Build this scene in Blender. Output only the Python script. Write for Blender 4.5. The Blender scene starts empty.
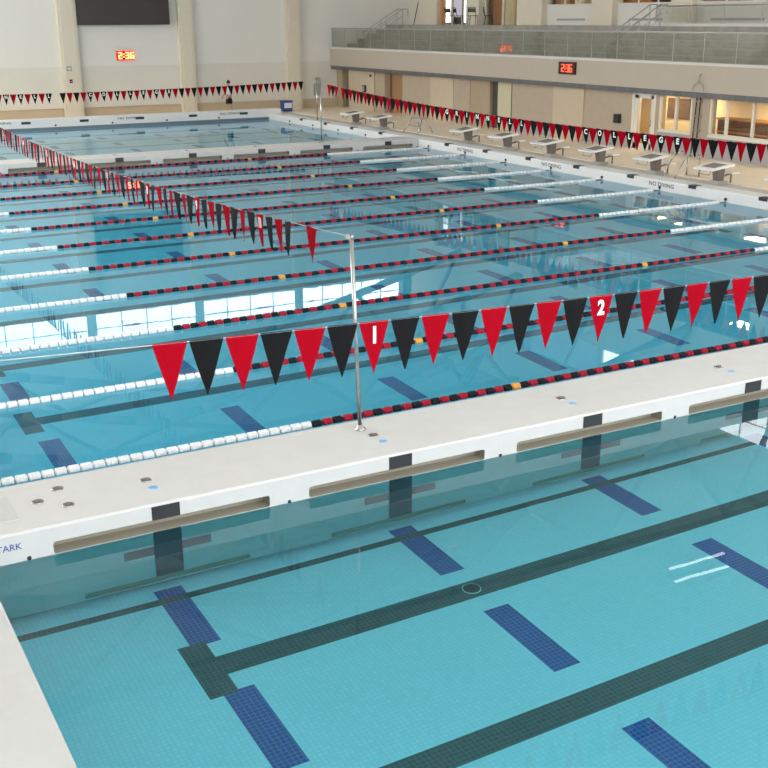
import bpy, math, random
from mathutils import Vector, Matrix
random.seed(4)
S = bpy.context.scene
C = S.collection
PI = math.pi

# ------------------------------------------------------------------ materials
MATS = {}
def nt(name):
    m = bpy.data.materials.new(name); m.use_nodes = True
    t = m.node_tree; t.nodes.clear()
    return m, t
def principled(name, col, rough=0.6, metal=0.0, noise=0.0, nscale=8.0, bump=0.0, bscale=60.0, emit=None, estr=0.0, spec=0.5):
    m, t = nt(name)
    out = t.nodes.new('ShaderNodeOutputMaterial'); b = t.nodes.new('ShaderNodeBsdfPrincipled')
    t.links.new(b.outputs[0], out.inputs[0])
    b.inputs['Base Color'].default_value = (*col, 1); b.inputs['Roughness'].default_value = rough
    b.inputs['Metallic'].default_value = metal; b.inputs['Specular IOR Level'].default_value = spec
    tc = t.nodes.new('ShaderNodeTexCoord')
    if noise:
        n = t.nodes.new('ShaderNodeTexNoise'); n.inputs['Scale'].default_value = nscale; n.inputs['Detail'].default_value = 6
        t.links.new(tc.outputs['Object'], n.inputs['Vector'])
        r = t.nodes.new('ShaderNodeMapRange'); r.inputs['From Min'].default_value = .3; r.inputs['From Max'].default_value = .7
        r.inputs['To Min'].default_value = 1-noise; r.inputs['To Max'].default_value = 1+noise
        t.links.new(n.outputs['Fac'], r.inputs['Value'])
        v = t.nodes.new('ShaderNodeVectorMath'); v.operation = 'SCALE'; v.inputs[0].default_value = col
        t.links.new(r.outputs[0], v.inputs['Scale']); t.links.new(v.outputs[0], b.inputs['Base Color'])
    if bump:
        n = t.nodes.new('ShaderNodeTexNoise'); n.inputs['Scale'].default_value = bscale; n.inputs['Detail'].default_value = 4
        t.links.new(tc.outputs['Object'], n.inputs['Vector'])
        bp = t.nodes.new('ShaderNodeBump'); bp.inputs['Strength'].default_value = bump; bp.inputs['Distance'].default_value = .01
        t.links.new(n.outputs['Fac'], bp.inputs['Height']); t.links.new(bp.outputs[0], b.inputs['Normal'])
    if emit:
        b.inputs['Emission Color'].default_value = (*emit, 1); b.inputs['Emission Strength'].default_value = estr
    MATS[name] = m
    return m
def brickmat(name, col, grout, w, h, gap=.05, rough=.5, var=.06, wall=None, offset=0.0):
    # w,h tile size in metres; wall: None -> XY, 'Y' -> XZ plane, 'X' -> YZ plane
    m, t = nt(name)
    out = t.nodes.new('ShaderNodeOutputMaterial'); b = t.nodes.new('ShaderNodeBsdfPrincipled')
    t.links.new(b.outputs[0], out.inputs[0]); b.inputs['Roughness'].default_value = rough
    tc = t.nodes.new('ShaderNodeTexCoord'); src = tc.outputs['Object']
    if wall:
        s = t.nodes.new('ShaderNodeSeparateXYZ'); c = t.nodes.new('ShaderNodeCombineXYZ')
        t.links.new(src, s.inputs[0]); t.links.new(s.outputs[0 if wall == 'Y' else 1], c.inputs[0]); t.links.new(s.outputs[2], c.inputs[1]); src = c.outputs[0]
    k = t.nodes.new('ShaderNodeTexBrick'); k.offset = offset; k.squash = 1
    k.inputs['Scale'].default_value = 1; k.inputs['Brick Width'].default_value = w; k.inputs['Row Height'].default_value = h
    k.inputs['Mortar Size'].default_value = min(w, h)*gap; k.inputs['Mortar Smooth'].default_value = .3
    k.inputs['Color1'].default_value = (*[c*(1-var) for c in col], 1); k.inputs['Color2'].default_value = (*[c*(1+var) for c in col], 1)
    k.inputs['Mortar'].default_value = (*grout, 1)
    t.links.new(src, k.inputs['Vector']); t.links.new(k.outputs['Color'], b.inputs['Base Color'])
    MATS[name] = m
    return m
def emis(name, col, s):
    m, t = nt(name); out = t.nodes.new('ShaderNodeOutputMaterial'); e = t.nodes.new('ShaderNodeEmission')
    e.inputs[0].default_value = (*col, 1); e.inputs[1].default_value = s; t.links.new(e.outputs[0], out.inputs[0]); MATS[name] = m
    return m
def glassmat(name, tint=(.9, .95, .92), refl=1.0):
    # thin clear pane: straight-through tinted transmission with Fresnel reflection
    m, t = nt(name); out = t.nodes.new('ShaderNodeOutputMaterial')
    tr = t.nodes.new('ShaderNodeBsdfTransparent'); tr.inputs[0].default_value = (*tint, 1)
    gl = t.nodes.new('ShaderNodeBsdfGlossy'); gl.inputs['Roughness'].default_value = .02
    f = t.nodes.new('ShaderNodeFresnel')
    g = t.nodes.new('ShaderNodeNewGeometry'); mr = t.nodes.new('ShaderNodeMapRange'); mr.inputs['To Min'].default_value = 1.5; mr.inputs['To Max'].default_value = 1/1.5
    t.links.new(g.outputs['Backfacing'], mr.inputs['Value']); t.links.new(mr.outputs[0], f.inputs[0])
    mx = t.nodes.new('ShaderNodeMixShader')
    t.links.new(f.outputs[0], mx.inputs[0]); t.links.new(tr.outputs[0], mx.inputs[1]); t.links.new(gl.outputs[0], mx.inputs[2]); t.links.new(mx.outputs[0], out.inputs[0])
    MATS[name] = m; return m
def watermat(name, tint, haze=(.30, .68, .80), haze_mix=.025):
    m, t = nt(name); out = t.nodes.new('ShaderNodeOutputMaterial')
    rf = t.nodes.new('ShaderNodeBsdfRefraction'); rf.inputs['Color'].default_value = (*tint, 1); rf.inputs['IOR'].default_value = 1.333; rf.inputs['Roughness'].default_value = 0
    gl = t.nodes.new('ShaderNodeBsdfGlossy'); gl.inputs['Roughness'].default_value = 0.0; gl.inputs['Color'].default_value = (1, 1, 1, 1)
    f = t.nodes.new('ShaderNodeFresnel'); f.inputs['IOR'].default_value = 1.333
    tc = t.nodes.new('ShaderNodeTexCoord')
    n = t.nodes.new('ShaderNodeTexNoise'); n.inputs['Scale'].default_value = 1.6; n.inputs['Detail'].default_value = 2
    bp = t.nodes.new('ShaderNodeBump'); bp.inputs['Strength'].default_value = .010; bp.inputs['Distance'].default_value = .03
    t.links.new(tc.outputs['Object'], n.inputs['Vector']); t.links.new(n.outputs['Fac'], bp.inputs['Height'])
    for x in (rf, gl, f): t.links.new(bp.outputs[0], x.inputs['Normal'])
    mx = t.nodes.new('ShaderNodeMixShader')
    t.links.new(f.outputs[0], mx.inputs[0]); t.links.new(rf.outputs[0], mx.inputs[1]); t.links.new(gl.outputs[0], mx.inputs[2])
    # diffuse haze colour at the surface, standing in for light scattered in the water
    df = t.nodes.new('ShaderNodeBsdfDiffuse'); df.inputs['Color'].default_value = (*haze, 1)
    m2 = t.nodes.new('ShaderNodeMixShader'); m2.inputs[0].default_value = haze_mix
    t.links.new(mx.outputs[0], m2.inputs[1]); t.links.new(df.outputs[0], m2.inputs[2]); t.links.new(m2.outputs[0], out.inputs[0])
    MATS[name] = m; return m

P = principled
P('coping', (.52, .515, .505), .55, noise=.03, nscale=5, bump=.15, bscale=120)
P('bulkhead_white', (.57, .562, .552), .5, noise=.025, nscale=4, bump=.08, bscale=90)
P('curb_white', (.74, .735, .73), .5, noise=.02)
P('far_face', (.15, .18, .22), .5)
P('slot_inner', (.33, .305, .24), .8)
P('black_mark', (.018, .018, .022), .5)
P('mark_hazed', (.04, .06, .08), .6)  # black of the lane marks with the bluish underwater veil mixed in
P('marker_black', (.022, .022, .026), .6)
brickmat('tile_pale', (.74, .77, .86), (.65, .70, .80), .05, .05, .10, var=.03)
brickmat('tile_pale_deep', (.80, .90, 1.0), (.70, .82, .94), .05, .05, .10, var=.03)
brickmat('tile_black', (.022, .045, .048), (.06, .12, .12), .05, .05, .10, var=.25)
brickmat('tile_blue', (.010, .04, .24), (.07, .18, .50), .05, .05, .10, var=.15)
P('pool_wall', (.66, .80, .90), .5, noise=.02)
brickmat('deck_tan', (.88, .74, .58), (.80, .67, .52), .3, .3, .03, rough=.55, var=.03)
P('deck_grey', (.52, .50, .46), .6, noise=.05, nscale=20)
P('end_wall_white', (.67, .65, .60), .8, noise=.012, nscale=.7)
P('end_wall_low', (.62, .595, .525), .8, noise=.02, nscale=.9)
P('base_tan', (.48, .39, .27), .8, noise=.03, nscale=2)
P('column_beige', (.62, .56, .45), .75, noise=.02)
P('panel_tan', (.40, .33, .25), .7, noise=.03, nscale=3)
P('panel_light', (.50, .42, .31), .7, noise=.03, nscale=3)
P('panel_dark', (.35, .28, .19), .7, noise=.03, nscale=3)
P('recess_brown', (.34, .20, .10), .7)
P('door_green', (.52, .48, .32), .6)
P('door_dark', (.05, .045, .04), .5)
P('wainscot_grey', (.34, .32, .31), .6, noise=.03)
P('balcony_face', (.42, .365, .30), .75, noise=.015, nscale=2)
P('balcony_cap', (.58, .56, .54), .6)
brickmat('band_grey', (.10, .10, .105), (.17, .17, .17), .6, 3, .02, wall='X', var=.08)
P('bleacher', (.30, .285, .245), .75, noise=.18, nscale=2.2)
P('bleacher_seat', (.35, .335, .29), .6, noise=.12, nscale=3)
P('white_paint', (.62, .60, .56), .6)
P('grey_metal', (.42, .42, .41), .4, .6)
P('steel', (.46, .46, .46), .22, 1.0)
P('dull_steel', (.40, .38, .35), .35, 1.0)
P('cap_blue', (.16, .40, .72), .4)
P('cloth_red', (.29, .002, .010), .9, bump=.1, bscale=30, spec=.04)
P('cloth_black', (.005, .005, .006), .8, bump=.1, bscale=30, spec=.15)
P('letter_white', (.82, .82, .80), .7)
P('cord_grey', (.55, .55, .55), .7)
P('float_white', (.80, .81, .82), .4)
P('float_red', (.36, .006, .025), .5, spec=.25)
P('float_black', (.008, .008, .016), .5, spec=.2)
P('float_orange', (.80, .36, .05), .4)
P('screen_black', (.018, .010, .010), .45)
P('frame_black', (.012, .012, .012), .5)
P('clock_case', (.10, .004, .006), .5)
P('clock_dark', (.03, .003, .004), .4)
P('lettering_blue', (.03, .09, .30), .5)
P('grey_box', (.28, .27, .25), .6)
P('block_white', (.80, .78, .76), .5)
P('block_pad', (.22, .18, .16), .8)
P('block_dark', (.17, .14, .12), .6)
P('ceiling_white', (.68, .66, .62), .85)
P('truss_white', (.34, .32, .29), .6)
P('room_warm', (.86, .70, .44), .8)
P('room_floor', (.55, .36, .16), .7)
P('room_dark', (.16, .08, .045), .7)
P('orange_wood', (.50, .22, .06), .6)
P('skin', (.42, .25, .17), .6)
P('shirt_white', (.72, .72, .72), .8)
P('shorts_black', (.012, .012, .014), .8)
P('hair_dark', (.02, .015, .012), .8)
P('bin_blue', (.02, .05, .22), .5)
P('bin_white', (.65, .70, .78), .5)
P('leaf_dark', (.03, .05, .02), .7)
P('frame_white', (.66, .62, .54), .5)
emis('daylight_pane', (.93, .97, 1.0), 5.0)
emis('side_fill', (1.0, .985, .95), 8.5)
emis('side_fill_dim', (.97, .985, 1.0), 1.0)  # weaker fill for the nearer added side panes, no blinds there
emis('rear_fill', (.97, .985, 1.0), 8.0)
emis('door_daylight', (.82, .78, .95), .75)
emis('bright_daylight', (.95, .97, 1.0), 3.0)
emis('digit_yellow', (1.0, .17, .05), 12.0)
emis('digit_red', (1.0, .10, .04), 2.6)
emis('glow_red', (1.0, .02, .02), 2.4)
emis('lamp_warm', (1.0, .80, .48), 19.0)
glassmat('rail_glass', (.86, .87, .85))
glassmat('window_glass', (.95, .96, .94))
watermat('water_near', (.455, .955, 1.0), (.30, .68, .86))
watermat('water_mid', (.33, .90, 1.0), (.12, .60, 1.0), .085)
watermat('water_far', (.42, .92, 1.0), (.22,.66,.98), .12)

# ------------------------------------------------------------------ mesh helpers
class MB:
    def __init__(s): s.v = []; s.f = []; s.m = []; s.sm = []
    def face(s, pts, mi=0, sm=False):
        n = len(s.v); s.v += [tuple(p) for p in pts]; s.f.append(tuple(range(n, n+len(pts)))); s.m.append(mi); s.sm.append(sm)
    def box(s, a, b, mi=0):
        x0, y0, z0 = a; x1, y1, z1 = b; n = len(s.v)
        s.v += [(x0,y0,z0),(x1,y0,z0),(x1,y1,z0),(x0,y1,z0),(x0,y0,z1),(x1,y0,z1),(x1,y1,z1),(x0,y1,z1)]
        for q in ((0,3,2,1),(4,5,6,7),(0,1,5,4),(1,2,6,5),(2,3,7,6),(3,0,4,7)):
            s.f.append(tuple(n+i for i in q)); s.m.append(mi); s.sm.append(False)
    def tube(s, p0, p1, r, mi=0, n=10, r1=None, caps=True):
        p0 = Vector(p0); p1 = Vector(p1); d = (p1-p0).normalized()
        a = d.orthogonal().normalized(); b = d.cross(a); r1 = r if r1 is None else r1; k = len(s.v)
        for p, rr in ((p0, r), (p1, r1)):
            for i in range(n):
                t = 2*PI*i/n; s.v.append(tuple(p+a*rr*math.cos(t)+b*rr*math.sin(t)))
        for i in range(n):
            j = (i+1) % n; s.f.append((k+i, k+j, k+n+j, k+n+i)); s.m.append(mi); s.sm.append(True)
        if caps:
            s.f.append(tuple(k+i for i in reversed(range(n)))); s.m.append(mi); s.sm.append(False)
            s.f.append(tuple(k+n+i for i in range(n))); s.m.append(mi); s.sm.append(False)
    def path(s, pts, r, mi=0, n=8):
        for a, b in zip(pts[:-1], pts[1:]): s.tube(a, b, r, mi, n)
    def lathe(s, o, axis, prof, mi=0, n=16):
        # prof: list of (t along axis, radius)
        o = Vector(o); d = Vector(axis).normalized(); a = d.orthogonal().normalized(); b = d.cross(a); k = len(s.v); L = len(prof)
        for t, r in prof:
            for i in range(n):
                w = 2*PI*i/n; s.v.append(tuple(o+d*t+(a*math.cos(w)+b*math.sin(w))*r))
        for q in range(L-1):
            for i in range(n):
                j = (i+1) % n; s.f.append((k+q*n+i, k+q*n+j, k+(q+1)*n+j, k+(q+1)*n+i)); s.m.append(mi); s.sm.append(True)
        s.f.append(tuple(k+i for i in reversed(range(n)))); s.m.append(mi); s.sm.append(False)
        s.f.append(tuple(k+(L-1)*n+i for i in range(n))); s.m.append(mi); s.sm.append(False)
    def mesh(s, name, mats):
        me = bpy.data.meshes.new(name); me.from_pydata(s.v, [], s.f)
        for m in (mats if isinstance(mats, (list, tuple)) else [mats]): me.materials.append(MATS[m])
        me.polygons.foreach_set('material_index', s.m); me.polygons.foreach_set('use_smooth', s.sm); me.update()
        return me
    def build(s, name, mats, parent=None, bevel=0):
        o = bpy.data.objects.new(name, s.mesh(name, mats)); C.objects.link(o)
        if parent: o.parent = parent
        if bevel:
            md = o.modifiers.new('bevel', 'BEVEL'); md.width = bevel; md.segments = 2; md.limit_method = 'ANGLE'
        return o
def tag(o, label=None, cat=None, group=None, kind=None):
    if label: o['label'] = label
    if cat: o['category'] = cat
    if group: o['group'] = group
    if kind: o['kind'] = kind
    return o
def empty(name, loc=(0,0,0), rz=0):
    o = bpy.data.objects.new(name, None); o.empty_display_size = .2; o.location = loc; o.rotation_euler = (0,0,rz); C.objects.link(o); return o
def inst(name, mesh, parent, loc=(0,0,0), mw=None):
    o = bpy.data.objects.new(name, mesh); C.objects.link(o)
    if parent: o.parent = parent
    if mw is not None: o.matrix_local = mw
    else: o.location = loc
    return o
def copy_tree(o, parent=None):
    c = o.copy(); C.objects.link(c); c.parent = parent
    if parent: c.matrix_parent_inverse = o.matrix_parent_inverse.copy()
    for ch in o.children: copy_tree(ch, c)
    return c
def boxpart(name, a, b, mat, parent=None, bevel=0):
    m = MB(); m.box(a, b); return m.build(name, mat, parent, bevel)
def struct(name, mb, mats, bevel=0):
    return tag(mb.build(name, mats, None, bevel), kind='structure')
TXT = {}
def text_mesh(s, mat, bold=.02, depth=.002, sp=1.0):
    key = (s, mat, bold, depth)
    if key in TXT: return TXT[key]
    cu = bpy.data.curves.new('txt', 'FONT'); cu.body = s; cu.size = 1; cu.align_x = 'CENTER'; cu.align_y = 'CENTER'
    cu.extrude = depth; cu.offset = bold; cu.resolution_u = 3; cu.space_character = sp
    o = bpy.data.objects.new('txt', cu); C.objects.link(o)
    bpy.context.view_layer.update()
    me = bpy.data.meshes.new_from_object(o.evaluated_get(bpy.context.evaluated_depsgraph_get()))
    bpy.data.objects.remove(o); bpy.data.curves.remove(cu)
    me.materials.clear(); me.materials.append(MATS[mat]); TXT[key] = me
    return me
def basis(xa, ya, loc, sc=1.0, sx=1.0):
    xa = Vector(xa).normalized(); ya = Vector(ya).normalized(); za = xa.cross(ya)
    m = Matrix((xa*sc*sx, ya*sc, za*sc)).transposed().to_4x4(); m.translation = Vector(loc); return m

# ------------------------------------------------------------------ camera
CAM = Vector((-1.2516, -10.3855, 5.0342)); yaw, pit, rol, F = .5034, .3146, -.0039, 1121.8
fw = Vector((math.sin(yaw)*math.cos(pit), math.cos(yaw)*math.cos(pit), -math.sin(pit)))
r0 = Vector((math.cos(yaw), -math.sin(yaw), 0)); u0 = r0.cross(fw)
rr = r0*math.cos(rol)+u0*math.sin(rol); uu = -r0*math.sin(rol)+u0*math.cos(rol)
cd = bpy.data.cameras.new('camera'); cam = bpy.data.objects.new('camera', cd); C.objects.link(cam)
M = Matrix((rr, uu, -fw)).transposed().to_4x4(); M.translation = CAM; cam.matrix_world = M
cd.sensor_width = 36; cd.lens = F/768*36; cd.clip_end = 300; cd.clip_start = .1
S.camera = cam
def screen(p):
    d = Vector(p)-CAM; z = d.dot(fw)
    return (384+F*d.dot(rr)/z, 384-F*d.dot(uu)/z, z) if z > .1 else (-999, -999, z)

W = 22.86
LX = [1.89+2.79*k for k in range(8)]          # long-course lanes (running away from the camera)
Y1, SP = 2.0866, 2.7435                        # cross lanes
FB = 30.35; BW = 1.243; HB = .31               # far bulkhead start, bulkhead width, height
YE = 45.9                                      # far end of the pool
YN = -13.5

# ------------------------------------------------------------------ pool basin
def floor_piece(name, y0, y1, z, lines, dashes, tx=(1.58, 1.86)):
    m = MB(); m.box((0, y0, z-.3), (W, y1, z), 0)
    e = .004
    for yc in lines:
        m.box((tx[0], yc-.45, z-.01), (tx[1], yc+.45, z+e), 1); m.box((W-tx[1], yc-.45, z-.01), (W-tx[0], yc+.45, z+e), 1)
        m.box((tx[1], yc-.155, z-.01), (W-tx[1], yc+.155, z+e), 1)
    for yc, hl in dashes:
        for x in (LX if y0 > 0 else [1.86+2.83*q for q in range(8)]): m.box((x-.215+(.065 if y0 < 0 else 0), yc-hl, z-.01), (x+.09+(.065 if y0 < 0 else 0), yc+hl, z+e-.001), 2)
    return m
NL = [-1.53-2.13*k for k in range(6)]
m = floor_piece('floor', YN, .62, -1.5, NL, [(-.54, .585), (-2.55, .60)]+[(-4.70-2.13*k, .60) for k in range(4)])
m.box((.0, -.24, -1.51), (W, -.13, -1.496), 1)
fn = struct('floor_pool_near', m, ['tile_pale', 'tile_black', 'tile_blue'])
m = MB(); m.lathe((4.68, -1.52, -1.51), (0, 0, 1), [(0, .105), (.02, .105), (.024, .10)], 0, 20); m.lathe((4.68, -1.52, -1.50), (0, 0, 1), [(0, .092), (.016, .092), (.018, .085)], 1, 20); m.build('drain', ['bulkhead_white', 'marker_black'], fn)
ML = [3.36+SP*k for k in range(10)]
m = floor_piece('floor', .62, 30.97, -2.1, ML, [(4.72+SP*k, .58) for k in range(10)])
struct('floor_pool_middle', m, ['tile_pale_deep', 'tile_black', 'tile_blue'])
FL = [33.2+SP*k for k in range(5)]
m = floor_piece('floor', 30.97, YE, -2.1, FL, [(34.6+SP*k, .58) for k in range(4)])
struct('floor_pool_far', m, ['tile_pale_deep', 'tile_black', 'tile_blue'])
m = MB(); m.box((-.3, YN-.3, -2.4), (0, YE+.3, .0)); struct('wall_pool_left', m, 'pool_wall')
m = MB(); m.box((W, YN-.3, -2.4), (W+.3, YE+.3, -.1)); struct('wall_pool_right', m, 'pool_wall')
m = MB(); m.box((0, YE, -2.4), (W, YE+.3, -.1)); struct('wall_pool_far', m, 'pool_wall')
m = MB(); m.box((0, YN-.3, -2.4), (W, YN, -.0)); struct('wall_pool_near', m, 'pool_wall')

def water(name, y0, y1, mat, label):
    m = MB(); e = .0; m.face([(e, y0, 0), (W-e, y0, 0), (W-e, y1, 0), (e, y1, 0)])
    tag(m.build(name, mat), label, 'pool water', kind='stuff')
water('pool_water', YN, 0.0, 'water_near', 'calm clear turquoise water in front of the near white bulkhead')
water('pool_water', BW, FB, 'water_mid', 'blue water with the lane ropes, between the two white bulkheads')
water('pool_water', FB+BW, YE, 'water_far', 'pale water beyond the far bulkhead, below the end wall')

# coping / gutter curbs (rounded upstand), decks
def prof_run(pts, y0, y1, m, mi=0, axis='Y'):
    # extrude closed profile pts (x,z) along Y (or along X when axis='X')
    f = (lambda a, b, t: (a, t, b)) if axis == 'Y' else (lambda a, b, t: (t, a, b))
    n = len(pts)
    for i in range(n):
        a, b = pts[i], pts[(i+1) % n]
        q = [f(a[0], a[1], y0), f(b[0], b[1], y0), f(b[0], b[1], y1), f(a[0], a[1], y1)]
        m.face(q, mi)
    m.face([f(a, b, y0) for a, b in reversed(pts)], mi); m.face([f(a, b, y1) for a, b in pts], mi)
curb = [(0, -.10), (0, .27), (.012, .297), (.04, .31), (.62, .31), (.67, .295), (.70, .26), (.70, -.10)]
m = MB(); prof_run([(W+a, b) for a, b in curb], YN, YE+.7, m)
rc = struct('trim_right_coping', m, ['curb_white'])
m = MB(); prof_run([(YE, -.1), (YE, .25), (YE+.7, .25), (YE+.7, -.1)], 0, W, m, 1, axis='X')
prof_run([(YE-.02, .12), (YE-.02, .48), (YE+.02, .52), (YE+.6, .52), (YE+.65, .48), (YE+.65, .12)], 0, W+.7, m, 0, axis='X')
fc = struct('trim_far_coping', m, ['curb_white', 'far_face'])
m = MB(); m.box((-1.6, YN, .0), (0, YE+.7, .31)); struct('trim_left_coping', m, 'coping', .02)
# black tile marks and rope anchors on the copings (part of the copings)
mk = MB(); kn = MB()
for k in range(15):
    y = 3.46+SP*k
    if 29.2 < y < 32.5: continue
    mk.box((W-.006, y-.16, .215), (W+.25, y+.16, .3145))
for k in range(17):
    y = Y1+SP*k
    if 30.2 < y < 31.8: continue
    kn.lathe((W+.0, y, .09), (-1, 0, 0), [(-.03, .045), (.03, .045), (.05, .02)], 0, 10)
for x in LX:
    mk.box((x-.22, YE-.028, .30), (x+.22, YE+.0, .42)); 
    kn.lathe((x-1.395, YE, .2), (0, -1, 0), [(-.03, .05), (.03, .05), (.05, .02)], 0, 10)
mk.build('marker_tile', 'marker_black', rc); kn.build('rope_anchor', 'marker_black', rc)
for y in (10.5, 15.75, 21.3, 26.8):
    tm = text_mesh('NO DIVING', 'marker_black', .01)
    inst('lettering', tm, rc, mw=basis((0, -1, 0), (0, 0, 1), (W-.003, y, .17), .17, 1.25))
for x in (3.2, 8.9, 15.2, 20.6):
    inst('lettering', tm, fc, mw=basis((1, 0, 0), (0, 0, 1), (x+.1, YE-.024, .385), .15, 1.5))

m = MB(); m.box((W+.7, YN-3, .0), (24.25, 48.6, .27)); struct('floor_gutter_right', m, 'deck_grey')
m = MB(); m.box((24.25, YN-3, 0), (33.2, 48.6, .29)); struct('floor_deck_right', m, 'deck_tan')
m = MB(); m.box((-6, YE+.7, 0), (24.25, 48.6, .285)); struct('floor_deck_far', m, 'deck_tan')
m = MB(); m.box((-6, YN-3, 0), (-1.6, YE+.7, .285)); struct('floor_deck_left', m, 'deck_tan')
m = MB(); m.box((-1.6, YN-3, 0), (W+.7, YN-.0, .285)); struct('floor_deck_near', m, 'deck_tan')

# ------------------------------------------------------------------ bulkheads
def make_bulkhead():
    root = empty('bulkhead', (0, 0, 0))
    x0, x1, zb = .01, W-.01, -1.25
    m = MB()
    slots = []
    hs = 1.16
    for x in LX:
        a, b = x-hs, min(x+hs, x1-.15); slots.append((a, b, .005, .135, .20)); slots.append((x-.90, x+.90, -1.22, -1.10, .03))
    ch = .022
    # front face with slots
    zs = [zb, -1.22, -1.10, .005, .135, HB-ch]
    for zi in range(len(zs)-1):
        za, zc = zs[zi], zs[zi+1]; row = [s for s in slots if abs(s[2]-za) < 1e-6]
        cur = x0
        for a, b, _, _, dp in sorted(row):
            m.face([(cur, 0, za), (a, 0, za), (a, 0, zc), (cur, 0, zc)]); cur = b
            # recess
            m.face([(a, dp, za), (b, dp, za), (b, dp, zc), (a, dp, zc)], 1)
            m.face([(a, 0, za), (b, 0, za), (b, dp, za), (a, dp, za)], 1); m.face([(a, dp, zc), (b, dp, zc), (b, 0, zc), (a, 0, zc)], 1)
            m.face([(a, 0, za), (a, dp, za), (a, dp, zc), (a, 0, zc)], 1); m.face([(b, dp, za), (b, 0, za), (b, 0, zc), (b, dp, zc)], 1)
            R = min(.03, (zc-za)/2.01)
            for cx, sx in ((a, 1), (b, -1)):
                for cz, sz in ((za, 1), (zc, -1)):
                    pts = [(cx, -.0005, cz)]+[(cx+sx*(R-R*math.sin(t)), -.0005, cz+sz*(R-R*math.cos(t))) for t in [i*PI/2/6 for i in range(7)]]
                    if sx*sz > 0: pts.reverse()
                    m.face(pts)
        m.face([(cur, 0, za), (x1, 0, za), (x1, 0, zc), (cur, 0, zc)])
    z1 = HB-ch
    m.face([(x0, 0, z1), (x1, 0, z1), (x1, ch, HB), (x0, ch, HB)])
    m.face([(x0, ch, HB), (x1, ch, HB), (x1, BW-ch, HB), (x0, BW-ch, HB)])
    m.face([(x0, BW-ch, HB), (x1, BW-ch, HB), (x1, BW, z1), (x0, BW, z1)])
    m.face([(x0, BW, z1), (x1, BW, z1), (x1, BW, zb), (x0, BW, zb)])
    m.face([(x0, BW, zb), (x1, BW, zb), (x1, 0, zb), (x0, 0, zb)])
    for x in (x0, x1):
        q = [(x, 0, zb), (x, 0, z1), (x, ch, HB), (x, BW-ch, HB), (x, BW, z1), (x, BW, zb)]
        m.face(q if x == x1 else q[::-1])
    m.build('body', ['bulkhead_white', 'slot_inner'], root)
    # lane target marks
    t = MB()
    t.box((-.15, -.006, .135), (.15, .001, .285)); t.box((-.15, -.006, -1.10), (.15, .001, .004), 1); t.box((-.47, -.005, -.56), (.47, .001, -.36), 1)
    tmesh = t.mesh('lane_target', ['black_mark', 'mark_hazed'])
    c1 = MB(); c1.lathe((0,0,-.005), (0,0,1), [(0, .065), (.012, .065), (.016, .05)], 0, 16); c1.lathe((0,0,.008), (0,0,1), [(0, .035), (.0115, .035), (.013,.015)], 1, 12)
    c1.box((-.045, -.006, .018), (.045, .006, .024), 1)
    cm = c1.mesh('deck_anchor', ['steel', 'block_dark'])
    c2 = MB(); c2.lathe((0,0,-.005), (0,0,1), [(0, .05), (.008, .05), (.012, .04)], 0, 16); bm_ = c2.mesh('plug', 'cap_blue')
    h = MB(); h.lathe((0, .01, 0), (0, -1, 0), [(0, .022), (.014, .022), (.02, .012)], 0, 10); hm = h.mesh('knob', 'marker_black')
    for x in LX:
        inst('lane_target', tmesh, root, (x, 0, 0)); inst('deck_anchor', cm, root, (x, .66, HB)); inst('plug', bm_, root, (x+.01, .43, HB))
    for k in range(9):
        inst('bolt', hm, root, (.49+2.79*k, 0, .012 if k else .02))
    for x, y in ((1.0, .89), (.74, .65), (1.0, .42)): inst('deck_anchor', cm, root, (x, y, HB))
    return root
bk = make_bulkhead()
tag(bk, 'white movable bulkhead across the foreground, with long slots and black lane targets', 'bulkhead', 'movable bulkheads')
bk2 = copy_tree(bk); bk2.location = (0, FB, 0)
tag(bk2, 'white movable bulkhead far across the pool, behind the last lane rope', 'bulkhead')
hp = boxpart('hatch', (-.25, .31, HB-.002), (.49, .93, HB+.006), 'coping', bk, .004); hp['label'] = 'pale grey hatch plate'
inst('lettering', text_mesh('STARK', 'lettering_blue', .012), bk, mw=basis((1, 0, 0), (0, 0, 1), (.29, -.002, .165), .095))['label'] = 'small blue capital letters'

# ------------------------------------------------------------------ lane ropes
def float_mesh(mat):
    m = MB(); L = .138; r = .059
    prof = [(0, .03), (.003, r*.74), (.015, r*.98)]
    for i in range(1, 5):
        t = .014+(L-.028)*i/5; prof += [(t-.006, r), (t-.002, r*.86), (t+.002, r*.86), (t+.006, r)]
    prof += [(L-.015, r*.98), (L-.003, r*.74), (L, .03)]
    m.lathe((-L/2, 0, 0), (1, 0, 0), prof, 0, 12)
    return m.mesh('float', mat), m
FM = {k: float_mesh('float_'+k)[0] for k in ('white', 'red', 'black', 'orange')}
FS = .1505; NF = int((W-.3)/FS)
orders = ['nearest lane rope, lying right behind the near bulkhead', 'lane rope second from the near bulkhead, crossing behind the lower pennants',
 'lane rope third from the near bulkhead', 'lane rope fourth from the near bulkhead', 'lane rope fifth from the near bulkhead', 'middle one of the eleven lane ropes, sixth from either bulkhead',
 'lane rope fifth from the far bulkhead', 'lane rope fourth from the far bulkhead', 'lane rope third from the far bulkhead', 'lane rope second from the far bulkhead', 'farthest lane rope, right in front of the far bulkhead']
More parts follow.
